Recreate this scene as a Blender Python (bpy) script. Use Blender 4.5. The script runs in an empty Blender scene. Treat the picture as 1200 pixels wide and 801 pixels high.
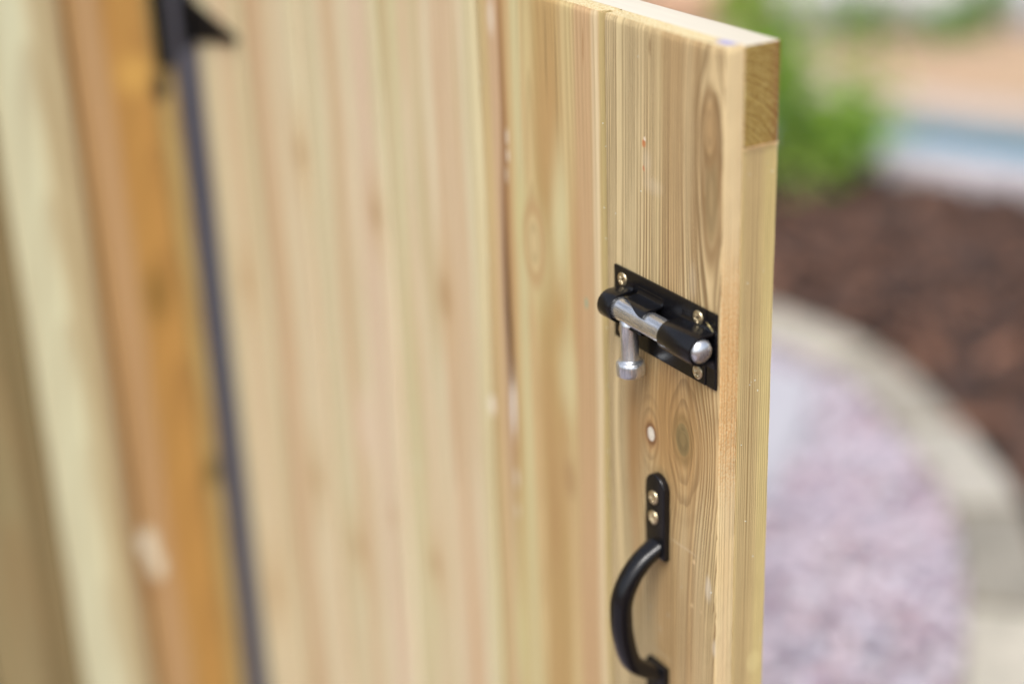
import bpy, bmesh, math, random
import numpy as np
from mathutils import Vector, Matrix
random.seed(7); rng = np.random.default_rng(11)
R = math.radians
S = bpy.context.scene
COL = S.collection
TOP = 1.0                                    # height of the gate's top above the ground

# ------------------------------------------------------------------ camera
FPX = 1954.4; PITCH = 0.40758; ROLL = -0.03757; YAW = -1.04375
CAM = Vector((0.65592, -0.51144, 0.20056 + TOP))
FW = Vector((math.sin(YAW)*math.cos(PITCH), math.cos(YAW)*math.cos(PITCH), -math.sin(PITCH)))
_r = Vector((math.cos(YAW), -math.sin(YAW), 0)); _u = _r.cross(FW)
RT = _r*math.cos(ROLL) + _u*math.sin(ROLL)
UP = -_r*math.sin(ROLL) + _u*math.cos(ROLL)
cd = bpy.data.cameras.new('camera'); cam = bpy.data.objects.new('camera', cd); COL.objects.link(cam)
M = Matrix((RT, UP, -FW)).transposed().to_4x4(); M.translation = CAM; cam.matrix_world = M
cd.sensor_width = 36; cd.lens = 36*FPX/1200; cd.clip_start = 0.05; cd.clip_end = 500
cd.dof.use_dof = True; cd.dof.focus_distance = 0.938; cd.dof.aperture_fstop = 1.6
S.camera = cam

# ------------------------------------------------------------------ sky and sun (bright overcast)
SUN_EL = R(58); SUN_AZ = R(-46)             # direction the light comes from, measured from +X towards +Y
W = bpy.data.worlds.new('World'); S.world = W; W.use_nodes = True
wn = W.node_tree.nodes; wl = W.node_tree.links
bg = wn['Background']; sky = wn.new('ShaderNodeTexSky'); sky.sky_type = 'NISHITA'; sky.sun_disc = False
sky.sun_elevation = SUN_EL; sky.sun_rotation = R(90) - SUN_AZ
sky.air_density = 1.0; sky.dust_density = 4.0; sky.ozone_density = 1.0
hs = wn.new('ShaderNodeHueSaturation'); hs.inputs['Saturation'].default_value = 0.5
wl.new(sky.outputs[0], hs.inputs['Color']); wl.new(hs.outputs[0], bg.inputs[0])
bg.inputs[1].default_value = 0.135
sd = bpy.data.lights.new('sun', 'SUN'); so = bpy.data.objects.new('sun', sd); COL.objects.link(so)
sd.energy = 1.6; sd.angle = R(28); sd.color = (1.0, 0.98, 0.945)
dirn = Vector((math.cos(SUN_AZ)*math.cos(SUN_EL), math.sin(SUN_AZ)*math.cos(SUN_EL), math.sin(SUN_EL)))
so.rotation_euler = dirn.to_track_quat('Z', 'Y').to_euler(); so.location = (0, 0, 5)
S.view_settings.view_transform = 'Standard'; S.view_settings.look = 'None'
S.view_settings.exposure = 0.55; S.view_settings.gamma = 1
S.cycles.max_bounces = 6; S.cycles.use_denoising = True

# ------------------------------------------------------------------ helpers
def ray(u, v): return FW + RT*((u-600)/FPX) + UP*((400.5-v)/FPX)
def on_y(u, v, y=0.0): d = ray(u, v); return CAM + d*((y-CAM.y)/d.y)      # point of a vertical plane y = const
def on_x(u, v, x): d = ray(u, v); return CAM + d*((x-CAM.x)/d.x)
def on_z(u, v, z=0.0): d = ray(u, v); return CAM + d*((z-CAM.z)/d.z)
def lin(r, g, b):
    f = lambda c: (c/255)/12.92 if c/255 <= .04045 else ((c/255+.055)/1.055)**2.4
    return (f(r), f(g), f(b), 1)

def link(name, me, mats=(), parent=None, kind=None, label=None, smooth=False):
    o = bpy.data.objects.new(name, me); COL.objects.link(o)
    for m in (mats if isinstance(mats, (list, tuple)) else [mats]): me.materials.append(m)
    if smooth: me.polygons.foreach_set('use_smooth', [True]*len(me.polygons))
    if parent is not None:
        o.parent = parent; o.matrix_parent_inverse = parent_world(parent).inverted()
    if kind: o['kind'] = kind
    if label: o['label'] = label
    return o
def parent_world(p):
    m = Matrix.Translation(p.location) @ p.rotation_euler.to_matrix().to_4x4()
    return (parent_world(p.parent) @ p.matrix_parent_inverse @ m) if p.parent else m
def thing(name, label, cat, loc=(0, 0, 0), group=None):
    o = bpy.data.objects.new(name, None); COL.objects.link(o); o.location = loc; o.empty_display_size = .05
    return tag(o, label, cat, group)
def tag(o, label, cat, group=None):
    o['label'] = label; o['category'] = cat
    if group: o['group'] = group
    return o
def mesh_from(name, v, f, fm=None):
    me = bpy.data.meshes.new(name); me.from_pydata([tuple(p) for p in v], [], f)
    if fm is not None: me.polygons.foreach_set('material_index', fm)
    me.update(); return me
def bm_mesh(name, bm):
    bmesh.ops.recalc_face_normals(bm, faces=bm.faces)
    me = bpy.data.meshes.new(name); bm.to_mesh(me); bm.free(); return me
def bm_box(bm, x0, x1, y0, y1, z0, z1, bev=0, seg=2):
    r = bmesh.ops.create_cube(bm, size=1); vs = r['verts']
    for v in vs:
        v.co = Vector(((x0+x1)/2 + v.co.x*(x1-x0), (y0+y1)/2 + v.co.y*(y1-y0), (z0+z1)/2 + v.co.z*(z1-z0)))
    if bev:
        es = list({e for v in vs for e in v.link_edges})
        bmesh.ops.bevel(bm, geom=es, offset=bev, segments=seg, affect='EDGES', profile=.5)
def lathe(bm, prof, origin, axis, n=28):
    """prof = [(radius, along)], spun about axis through origin"""
    q = Vector((0, 0, 1)).rotation_difference(Vector(axis).normalized()); o = Vector(origin); rings = []
    for r, a in prof:
        if r < 1e-7: rings.append([bm.verts.new(o + q @ Vector((0, 0, a)))])
        else: rings.append([bm.verts.new(o + q @ Vector((r*math.cos(2*math.pi*k/n), r*math.sin(2*math.pi*k/n), a))) for k in range(n)])
    for A, B in zip(rings, rings[1:]):
        for k in range(n):
            l = (k+1) % n
            if len(A) == 1 and len(B) == 1: continue
            if len(A) == 1: bm.faces.new((A[0], B[k], B[l]))
            elif len(B) == 1: bm.faces.new((A[k], A[l], B[0]))
            else: bm.faces.new((A[k], A[l], B[l], B[k]))
def sweep_rect(bm, path, width_fn, thick_fn, nrm_fn, side, nc=12, power=2.6):
    """tube with a superelliptic section along path; side = unit vector across"""
    rings = []
    for i, p in enumerate(path):
        n = nrm_fn(i); w = width_fn(i)/2; t = thick_fn(i)/2; ring = []
        for k in range(nc):
            a = 2*math.pi*k/nc; c, s = math.cos(a), math.sin(a)
            x = math.copysign(abs(c)**(2/power), c)*w; y = math.copysign(abs(s)**(2/power), s)*t
            ring.append(bm.verts.new(p + side*x + n*y))
        rings.append(ring)
    for A, B in zip(rings, rings[1:]):
        for k in range(nc): l = (k+1) % nc; bm.faces.new((A[k], A[l], B[l], B[k]))
    bm.faces.new(rings[0]); bm.faces.new(rings[-1][::-1])

# ------------------------------------------------------------------ node helper
class N:
    def __init__(s, name):
        s.m = bpy.data.materials.new(name); s.m.use_nodes = True; s.t = s.m.node_tree; s.t.nodes.clear()
        s.out = s.t.nodes.new('ShaderNodeOutputMaterial'); s.b = s.t.nodes.new('ShaderNodeBsdfPrincipled')
        s.t.links.new(s.b.outputs[0], s.out.inputs[0])
    def put(s, sock, v):
        if hasattr(v, 'is_output'): s.t.links.new(v, sock)
        elif v is not None: sock.default_value = v
    def n(s, kind, **kw):
        d = s.t.nodes.new('ShaderNode'+kind)
        for k, v in kw.items(): setattr(d, k, v)
        return d
    def ma(s, op, a, b=None, c=None, clamp=False):
        d = s.n('Math', operation=op, use_clamp=clamp)
        for i, v in enumerate((a, b, c)): s.put(d.inputs[i], v)
        return d.outputs[0]
    def add(s, a, b): return s.ma('ADD', a, b)
    def sub(s, a, b): return s.ma('SUBTRACT', a, b)
    def mul(s, a, b): return s.ma('MULTIPLY', a, b)
    def xyz(s, x=0., y=0., z=0.):
        d = s.n('CombineXYZ')
        for i, v in enumerate((x, y, z)): s.put(d.inputs[i], v)
        return d.outputs[0]
    def noise(s, vec, scale=1., detail=2., rough=.5, dim='3D'):
        d = s.n('TexNoise', noise_dimensions=dim)
        if dim == '1D': s.put(d.inputs['W'], vec)
        else: s.put(d.inputs['Vector'], vec)
        d.inputs['Scale'].default_value = scale; d.inputs['Detail'].default_value = detail; d.inputs['Roughness'].default_value = rough
        return d.outputs[0]
    def mix(s, f, a, b, mode='MIX'):
        d = s.n('Mix', data_type='RGBA', blend_type=mode); d.clamp_factor = True
        s.put(d.inputs[0], f); s.put(d.inputs[6], a); s.put(d.inputs[7], b); return d.outputs[2]
    def step(s, x, lo, hi, o0=0., o1=1.):
        d = s.n('MapRange', interpolation_type='SMOOTHSTEP'); s.put(d.inputs[0], x)
        for i, v in zip((1, 2, 3, 4), (lo, hi, o0, o1)): d.inputs[i].default_value = v
        return d.outputs[0]
    def obj(s):
        d = s.n('TexCoord'); p = s.n('SeparateXYZ'); s.t.links.new(d.outputs['Object'], p.inputs[0]); return d.outputs['Object'], p.outputs
    def bump(s, h, strength, dist):
        d = s.n('Bump'); d.inputs['Strength'].default_value = strength; d.inputs['Distance'].default_value = dist
        s.put(d.inputs['Height'], h); s.t.links.new(d.outputs[0], s.b.inputs['Normal'])
    def fin(s, col, rough=.6, metal=0., spec=.5, **kw):
        s.put(s.b.inputs['Base Color'], col); s.put(s.b.inputs['Roughness'], rough); s.put(s.b.inputs['Metallic'], metal)
        s.put(s.b.inputs['Specular IOR Level'], spec)
        for k, v in kw.items(): s.put(s.b.inputs[k.replace('_', ' ')], v)
        return s.m

def wood(name, seed=0., axes='xyz', pith=(0., .05), spacing=.0035, tilt=.02, wob=.006, light=(210, 180, 130), dark=(160, 120, 72),
         pink=(206, 168, 124), green=(190, 180, 125), pinkA=.6, greenA=.5, ringA=.6, knots=(), blobs=(), bands=(), fibre=.16, bump=.35, rough=.62, vary=2.0, bend=1., desat=.15, flecks=None):
    """softwood: growth rings round a pith line, bent round knots, with fibres along the grain.
    axes gives which object axes are across / depth / along; blobs = stains and streaks the board really has"""
    def lin(*c, _l=globals()['lin']): q = _l(*c); q = (q[0], q[1]+.06*(q[0]-q[1]), q[2]); g = .3*q[0]+.55*q[1]+.15*q[2]; return tuple(k+(g-k)*desat for k in q[:3])+(1,)
    s = N(name); _, o = s.obj(); ax = {'x': o[0], 'y': o[1], 'z': o[2]}
    u, v, a = (ax[c] for c in axes)
    lowv = s.xyz(s.add(s.mul(u, 14.), seed), s.mul(v, 14.), s.mul(a, 1.6))
    w1 = s.sub(s.noise(lowv, 1., 2.), .5)
    w2 = s.sub(s.noise(s.xyz(s.add(s.mul(u, 60.), seed), s.mul(v, 60.), s.mul(a, 9.)), 1., 2.), .5)
    U = s.add(u, s.add(s.mul(w1, wob*2), s.mul(w2, wob*.22)))
    km = []; shift = None
    for (ku, ka, r, asp, col, rim, *hal) in knots:
        du = s.sub(s.add(u, s.mul(w2, .0012)), ku); da = s.mul(s.sub(a, ka), 1/asp)
        rho2 = s.add(s.add(s.mul(du, du), s.mul(da, da)), r*r*.12)
        f = s.ma('DIVIDE', r*r*bend, s.add(rho2, r*r*bend*.9))
        sh = s.mul(s.mul(du, f), -.9)
        shift = sh if shift is None else s.add(shift, sh)
        ha = s.mul(da, .62); hr = s.add(s.mul(s.ma('SQRT', s.add(s.mul(du, du), s.mul(ha, ha))), 1/r), s.add(s.mul(w1, 3.2), s.mul(w2, 1.1)))
        km.append((s.ma('DIVIDE', s.ma('SQRT', rho2), r), col, rim, hr, hal))
    if shift is not None: U = s.add(U, shift)
    pu = s.sub(U, pith[0]); pv = s.add(s.sub(v, pith[1]), s.mul(a, tilt))
    rr = s.ma('SQRT', s.add(s.mul(pu, pu), s.mul(pv, pv)))
    ring = s.add(s.mul(rr, 1/spacing), s.mul(s.noise(s.add(s.mul(rr, 1/(spacing*5)), seed), 1., 1., dim='1D'), vary))
    fr = s.ma('FRACT', ring)
    late = s.mul(s.step(fr, .25, .86), s.step(fr, .93, 1., 1., 0.))
    amp = s.step(s.noise(s.xyz(s.add(s.mul(rr, 70.), seed+3), 0., s.mul(a, 5.)), 1., 3.), .30, .66, .32, 1.)
    fib = s.noise(s.xyz(s.mul(u, 1500.), s.mul(v, 1500.), s.add(s.mul(a, 45.), seed)), 1., 3., .6)
    streak = s.noise(s.xyz(s.add(s.mul(U, 260.), seed), s.mul(v, 260.), s.mul(a, 3.)), 1., 2.)
    n1 = s.noise(s.xyz(s.add(s.mul(U, 48.), seed+9), s.mul(v, 30.), s.mul(a, 2.6)), 1., 3., .6)
    n2 = s.noise(s.xyz(s.add(s.mul(U, 36.), seed+21), s.mul(v, 30.), s.mul(a, 3.4)), 1., 3., .6)
    c = s.mix(s.mul(s.step(n1, .38, .66), pinkA), lin(*light), lin(*pink))
    c = s.mix(s.mul(s.step(n2, .46, .72), greenA), c, lin(*green))
    for (u0, su, col, am) in bands:
        am = min(1, am*1.1); d = s.ma('ABSOLUTE', s.mul(s.sub(s.add(u, s.add(s.mul(w1, .014), s.mul(s.sub(n1, .5), .010))), u0), 1/su))
        c = s.mix(s.mul(s.step(d, .55, 1.25, 1., 0.), am), c, lin(*col))
    c = s.mix(s.mul(s.mul(late, amp), ringA), c, lin(*dark))
    wu = s.add(u, s.mul(w2, .004)); wa = s.add(a, s.mul(s.sub(fib, .5), .003))
    for (u0, a0, su, sa, col, am, soft) in blobs:
        du = s.mul(s.sub(wu, u0), 1/su); da = s.mul(s.sub(wa, a0), 1/sa)
        d = s.ma('SQRT', s.add(s.mul(du, du), s.mul(da, da)))
        c = s.mix(s.mul(s.step(d, 1-soft, 1+soft*.6, 1., 0.), am), c, lin(*col))
    for (rho, col, rim, hr, hal) in km:
        if hal:
            fh = s.ma('FRACT', s.mul(s.ma('POWER', hr, .8), hal[1])); ln = s.mul(s.step(fh, .30, .85), s.step(fh, .9, 1., 1., 0.))
            c = s.mix(s.mul(s.mul(ln, hal[0]), s.mul(s.step(hr, .8, 1.1), s.step(hr, 1.9, hal[2], 1., 0.))), c, lin(*dark))
    for (rho, col, rim, hr, hal) in km:
        kr = s.mul(s.ma('SINE', s.mul(rho, 14.)), .5)
        kc = s.mix(s.step(kr, -.3, .5, 0., .45), lin(*col), tuple(x*.62 for x in lin(*col)[:3])+(1,))
        c = s.mix(s.mul(s.step(rho, 1.0, 1.5, 1., 0.), s.step(rho, .6, 1., .0, .85)), c, lin(*rim))
        c = s.mix(s.step(rho, .74, .9, .92, 0.), c, kc)
    c = s.mix(1., c, s.xyz(*[s.add(1-fibre*.95, s.mul(s.add(s.mul(fib, .6), s.mul(streak, .4)), fibre*1.9))]*3), 'MULTIPLY')
    if flecks:
        fn = s.noise(s.xyz(s.mul(u, 800.), s.mul(v, 800.), s.mul(a, 650.)), 1., 4., .75)
        fz = s.step(s.ma('ABSOLUTE', s.mul(s.sub(a, flecks[0]), 1/flecks[1])), .4, 1.3, 1., 0.)
        c = s.mix(s.mul(fz, s.step(fn, .44, .62, 0., .7)), c, lin(206, 140, 78)); c = s.mix(s.mul(fz, s.step(fn, .40, .30, 0., .5)), c, lin(240, 222, 184)); late = s.add(late, s.mul(fz, s.mul(fn, 2.)))
    h = s.add(s.mul(late, .55), s.add(s.mul(fib, .55), s.mul(streak, .5)))
    s.bump(h, bump, .0006)
    return s.fin(c, s.add(rough-.08, s.mul(fib, .16)), 0., .35)

def G(u, v): p = on_y(u, v); return p.x, p.z
def K(u, v, r, asp, col, rim, *hal): x, z = G(u, v); return (x, z, r, asp, col, rim, *hal)
def B(u, v, su, sa, col, am=.8, soft=.5): x, z = G(u, v); return (x, z, su, sa, col, am, soft)

def soft_knot(x, z, r=.010): return [(x, z, r*2.2, r*5, (196, 158, 104), .45, .9), (x, z, r, r*1.9, (168, 126, 76), .55, .7)]

# ------------------------------------------------------------------ materials
m_black = N('black_paint'); _, o = m_black.obj()
_n = m_black.noise(m_black.n('TexCoord').outputs['Object'], 2600., 2.)
m_black.bump(_n, .10, .0003)
m_black = m_black.fin(m_black.mix(m_black.step(m_black.noise(m_black.n('TexCoord').outputs['Object'], 700., 4., .7), .62, .76, 0., .5), (.0042, .0042, .0056, 1), (.035, .033, .030, 1)), m_black.add(.13, m_black.mul(m_black.noise(m_black.n('TexCoord').outputs['Object'], 300., 3.), .20)), 0., .45)
def metal(name, col, col2, rough, sx, sz):
    s = N(name); ov, o = s.obj()
    n = s.noise(s.xyz(s.mul(o[0], sx), s.mul(o[1], 900.), s.mul(o[2], sz)), 1., 3., .65)
    n2 = s.noise(ov, 420., 3.)
    s.bump(s.add(n, s.mul(n2, .3)), .12, .0002)
    return s.fin(s.mix(s.step(s.add(s.mul(n, .75), s.mul(s.noise(ov, 110., 3.), .25)), .3, .7), col, col2), s.add(rough-.1, s.mul(n, .25)), .92)
m_hinge = N('hinge_black').fin((.004, .004, .0045, 1), .55, 0., .25)
m_zinc = metal('bright_zinc', (.93, .95, .98, 1), (.50, .53, .58, 1), .24, 70., 900.)
m_zinc_pin = metal('bright_zinc_pin', (.84, .87, .90, 1), (.46, .49, .54, 1), .27, 900., 70.)
m_brass = metal('yellow_zinc', (.82, .70, .46, 1), (.55, .45, .27, 1), .28, 800., 800.)
m_brass_edge = metal('bare_brass_edge', (.75, .62, .3, 1), (.5, .42, .2, 1), .35, 800., 800.)

# raw sawn right-hand edge of the end board: pale, orange-flecked, furry
def sawn(name, a, b, cc, axes='xyz', fuzz=1., ink=None):
    s = N(name); ov, o = s.obj(); ax = {'x': o[0], 'y': o[1], 'z': o[2]}; u, v, w = (ax[k] for k in axes)
    n1 = s.noise(s.xyz(s.mul(u, 700.), s.mul(v, 700.), s.mul(w, 620.)), 1., 4., .75)
    n2 = s.noise(s.xyz(s.mul(u, 60.), s.mul(v, 60.), s.mul(w, 26.)), 1., 3.)
    n3 = s.noise(s.xyz(s.mul(u, 1300.), s.mul(v, 1300.), s.mul(w, 25.)), 1., 2.)
    saw = s.ma('SINE', s.add(s.mul(w, 2300.), s.mul(n2, 14.)))
    c = s.mix(s.step(n1, .43, .60), lin(*a), lin(*b)); c = s.mix(s.step(n2, .45, .65, 0., .65), c, lin(*cc))
    c = s.mix(s.step(n3, .5, .8, 0., .25), c, tuple(x*.6 for x in lin(*b)[:3])+(1,))
    if ink:
        d = s.ma('SQRT', s.add(s.ma('POWER', s.mul(s.sub(o[0], ink[0]), 1/.009), 2.), s.ma('POWER', s.mul(s.sub(o[1], ink[1]), 1/.005), 2.)))
        c = s.mix(s.mul(s.step(s.add(d, s.mul(n1, .5)), .5, 1.4, 1., 0.), .8), c, lin(140, 142, 200))
    s.bump(s.add(s.mul(n1, fuzz), s.add(s.mul(saw, .05), s.mul(n3, .3))), .7, .0008)
    return s.fin(c, .9, 0., .12)
m_edge = wood('raw_sawn_edge', 8.8, 'yxz', (-.2, 0.), .0022, .003, .0006, (222, 198, 154), (198, 168, 118), (222, 188, 146), (216, 198, 150), pinkA=.5, greenA=.3, ringA=.35,
              blobs=[(.006, TOP-.185, .014, .060, (222, 174, 116), .6, .9), (.004, TOP-.30, .012, .03, (224, 190, 138), .4, .9)], fibre=.22, bump=.7, rough=.8, desat=.0, flecks=(TOP-.185, .075))
m_edge_plain = sawn('board_edge', (205, 178, 130), (170, 138, 84), (190, 168, 110))
m_boardtop = sawn('sawn_board_top', (214, 202, 164), (186, 160, 112), (206, 190, 150), 'xzy')
m_railtop = wood('rail_top_wood', 4.4, 'yzx', (0, -.05), .0026, .01, .002, (206, 197, 178), (178, 164, 138), (204, 191, 170), (204, 197, 178), ringA=.4,
                 blobs=[(.006, -.0085, .0075, .0085, (150, 152, 200), .85, .6)], bump=.2)
m_boardtop_end = sawn('sawn_board_top_inked', (214, 202, 164), (186, 160, 112), (206, 190, 150), 'xzy', ink=(-.010, .009))
# end grain of the top rail: olive, arcs of rings, pores
def endgrain(name):
    s = N(name); ov, o = s.obj(); y, z = o[1], o[2]
    w = s.noise(ov, 60., 2.)
    du = s.add(s.sub(y, -.012), s.mul(w, .006)); dz = s.sub(z, TOP-.085)
    rr = s.ma('SQRT', s.add(s.mul(du, du), s.mul(dz, dz)))
    fr = s.ma('FRACT', s.add(s.mul(rr, 330.), s.mul(s.noise(s.mul(rr, 120.), 1., 1., dim='1D'), 1.2)))
    late = s.mul(s.step(fr, .35, .85), s.step(fr, .9, 1., 1., 0.))
    sp = s.noise(ov, 1900., 4., .75); sp2 = s.noise(ov, 520., 3., .6)
    ang = s.noise(s.xyz(s.mul(s.ma('ARCTAN2', du, dz), 90.), s.mul(rr, 60.), 0.), 1., 2.)
    c = s.mix(s.step(sp, .36, .66), lin(140, 108, 50), lin(204, 180, 106))
    c = s.mix(s.mul(late, .85), c, lin(122, 86, 40)); c = s.mix(s.step(sp2, .52, .7, 0., .7), c, lin(214, 194, 124))
    c = s.mix(s.step(ang, .55, .8, 0., .35), c, lin(150, 120, 60))
    c = s.mix(s.mul(s.step(y, .028, .036), .55), c, lin(138, 88, 58))
    s.bump(s.add(sp, s.mul(late, .4)), .7, .0009)
    return s.fin(c, .8, 0., .25)
m_endgrain = endgrain('rail_end_grain')
m_stile = wood('stile_edge_wood', 2.2, 'yxz', (-.3, .0), .0015, .004, .0008, (214, 190, 136), (144, 112, 68), (196, 168, 120), (204, 186, 120), pinkA=.3, greenA=.3, ringA=.8,
               bands=[(.0185, .0062, (196, 170, 124), .7), (.031, .0045, (218, 198, 136), .6)],
               blobs=[(.029, TOP-.375, .006, .008, (224, 206, 146), .5, .5), (.030, TOP-.40, .005, .006, (222, 204, 148), .5, .5),
                      (.028, TOP-.43, .0055, .007, (224, 206, 150), .45, .5)], fibre=.34, bump=.5, desat=.02)
m_rail = wood('ledge_wood', 5.7, 'zyx', (.9, .1), .003, .02, .004)

# boards, right to left
m_b1 = wood('end_board_wood', 1.3, 'xyz', (-.235, .03), .0023, .010, .0030, (212, 186, 138), (124, 92, 54), (198, 160, 108), (198, 180, 124), pinkA=.5, greenA=.4, ringA=.95,
    bands=[(-.088, .022, (212, 192, 144), .55), (-.046, .011, (184, 144, 92), .45), (-.024, .004, (178, 138, 88), .4)],
    knots=[K(763, 508, .0046, 1.3, (226, 218, 200), (112, 70, 40), .38, 1.7, 3.6), K(800, 515, .0088, 1.6, (136, 114, 70), (150, 116, 68), .42, 2.3, 2.8),
           K(776, 566, .0062, 1.4, (150, 126, 84), (158, 128, 84)), K(834, 232, .0075, 4.6, (160, 132, 88), (150, 116, 74), .4, 2.4, 2.6), K(832, 150, .006, 3.2, (182, 146, 98), (150, 116, 74))],
    blobs=[B(763, 508, .0095, .0115, (178, 126, 84), .75, .6), B(763, 508, .0062, .0074, (150, 100, 62), .6, .4), B(763, 508, .0040, .0046, (232, 228, 214), .95, .35), B(745, 620, .0035, .03, (206, 176, 136), .4, .6), B(790, 500, .045, .050, (178, 132, 76), .75, .8), B(742, 520, .0085, .060, (158, 112, 62), .75, .8), B(813, 658, .0014, .0017, (230, 198, 148), .8, .5), B(811, 709, .0013, .0015, (228, 196, 146), .8, .5), B(821, 716, .0010, .0012, (228, 196, 146), .7, .5), B(836, 712, .0006, .004, (110, 78, 44), .7, .6), B(800, 640, .014, .0005, (216, 196, 162), .6, .6), B(775, 765, .012, .0006, (218, 198, 166), .5, .6), B(748, 640, .006, .06, (172, 132, 80), .5, .8),
           B(755, 168, .0019, .0026, (196, 112, 60), .9, .4), B(755, 198, .0013, .0018, (200, 110, 62), .85, .4), B(756, 163, .0012, .0012, (232, 214, 190), .9, .4), B(762, 55, .0007, .0055, (128, 92, 52), .9, .5),
           B(758, 190, .0045, .008, (222, 208, 182), .25, .9), B(765, 218, .009, .005, (220, 204, 176), .28, .9), B(830, 690, .003, .009, (214, 200, 176), .6, .6), B(838, 760, .003, .006, (214, 200, 176), .5, .6),
           B(812, 330, .0035, .012, (206, 190, 158), .35, .7), B(820, 450, .010, .012, (170, 134, 80), .45, .8)], fibre=.42, bump=.7, bend=3.4, vary=3.4, desat=.08)
m_b2 = wood('second_board_wood', 6.1, 'xyz', (-.19, .04), .0042, .05, .004, (206, 180, 120), (152, 112, 58), (204, 160, 108), (198, 186, 122), pinkA=.6, greenA=.55, ringA=.35,
    bands=[(-.1125, .0028, (176, 154, 94), .8), (-.1185, .0035, (214, 192, 150), .7), (-.131, .011, (200, 158, 112), .75), (-.171, .016, (182, 140, 72), .6), (-.205, .006, (208, 196, 140), .8), (-.222, .006, (186, 140, 82), .8), (-.232, .008, (206, 166, 130), .7)],
    knots=[K(626, 285, .011, 2.3, (206, 178, 120), (190, 150, 96))],
    blobs=[B(626, 283, .0035, .009, (230, 226, 208), .75, .6), B(594, 335, .0042, .085, (100, 62, 28), .95, .7), B(597, 392, .003, .03, (72, 44, 24), .9, .7), *soft_knot(*G(668, 560), .008), B(640, 480, .012, .05, (186, 140, 84), .5, .9), B(592, 210, .004, .05, (150, 102, 60), .6, .7), B(589, 140, .0030, .11, (150, 104, 62), .75, .7), B(601, 540, .0022, .10, (136, 94, 60), .65, .7), B(602, 468, .003, .030, (232, 226, 212), .95, .5), B(594, 160, .0016, .006, (226, 214, 190), .8, .5), B(595, 182, .0017, .005, (226, 214, 190), .8, .5), B(594, 205, .0014, .006, (222, 208, 182), .7, .5), B(606, 560, .0018, .008, (226, 216, 198), .75, .5), B(607, 598, .0016, .006, (226, 216, 198), .7, .5), B(575, 20, .005, .012, (222, 206, 178), .6, .7), B(650, 600, .010, .06, (176, 128, 76), .5, .9), B(612, 760, .010, .05, (198, 196, 134), .6, .8), B(600, 430, .0028, .018, (96, 62, 40), .8, .6),
           B(655, 250, .010, .05, (214, 206, 150), .75, .8), B(640, 150, .014, .055, (190, 146, 86), .6, .9), B(628, 300, .022, .035, (206, 192, 134), .6, .9), B(675, 330, .007, .08, (190, 142, 88), .6, .9), B(665, 440, .012, .03, (212, 200, 144), .6, .9), B(612, 255, .009, .03, (204, 192, 126), .6, .8), B(687, 355, .0022, .004, (150, 168, 130), .8, .5), B(610, 700, .012, .10, (206, 196, 130), .5, .8),
           B(640, 60, .0009, .03, (140, 112, 62), .7, .7), B(652, 100, .0008, .04, (140, 112, 62), .6, .7), B(683, 55, .0008, .012, (166, 120, 70), .7, .6)], fibre=.16, bump=.4)
pal = dict(pinkA=.75, greenA=.7, light=(220, 206, 168), dark=(170, 132, 86), ringA=.34, fibre=.14, bump=.3)
m_b3 = wood('third_board_wood', 11.7, 'xyz', (-.31, .03), .006, .03, .005, pink=(208, 168, 122), green=(194, 190, 138), bands=[(-.262, .010, (206, 194, 144), .75), (-.252, .003, (160, 140, 88), .8), (-.302, .018, (208, 172, 132), .6), (-.372, .008, (204, 196, 142), .7), (-.389, .005, (186, 172, 112), .7)],
    blobs=[*soft_knot(*G(521, 348)), *soft_knot(*G(510, 660), .007), B(574, 475, .003, .008, (226, 216, 196), .7, .6), B(487, 545, .006, .008, (212, 208, 168), .6, .7)], **pal)
m_b4 = wood('fourth_board_wood', 17.9, 'xyz', (-.46, .03), .006, .03, .005, pink=(214, 180, 144), green=(192, 188, 140), bands=[(-.395, .004, (172, 152, 96), .6), (-.430, .014, (216, 188, 158), .75), (-.478, .010, (196, 164, 116), .6), (-.513, .012, (206, 198, 154), .75), (-.533, .005, (176, 146, 98), .6)],
    blobs=[*soft_knot(*G(440, 250), .008), *soft_knot(*G(420, 640), .009), B(430, 500, .02, .035, (220, 194, 166), .7, .8), B(462, 605, .006, .012, (188, 142, 98), .6, .7), B(395, 560, .010, .08, (196, 190, 144), .5, .8)], **pal)
m_b5 = wood('fifth_board_wood', 23.3, 'xyz', (-.6, .03), .006, .03, .005, pink=(200, 160, 114), green=(196, 194, 148), bands=[(-.537, .005, (168, 138, 90), .6), (-.575, .012, (214, 198, 162), .7), (-.622, .014, (198, 158, 118), .7), (-.642, .005, (158, 128, 84), .7), (-.664, .01, (204, 196, 152), .6)],
    blobs=[*soft_knot(*G(352, 180), .009), *soft_knot(*G(372, 560), .010), B(345, 620, .012, .06, (190, 152, 110), .5, .8), B(333, 420, .015, .05, (200, 164, 124), .5, .8)], **pal)
m_b6 = wood('hinge_board_wood', 29.8, 'xyz', (-.74, .03), .006, .03, .005, pink=(204, 168, 122), green=(204, 202, 158), bands=[(-.735, .022, (214, 204, 164), .8), (-.700, .010, (210, 178, 142), .6), (-.680, .006, (176, 148, 104), .6), (-.757, .004, (188, 168, 112), .6)], blobs=[*soft_knot(*G(288, 330), .009), *soft_knot(*G(325, 690), .012)], **pal)

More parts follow.
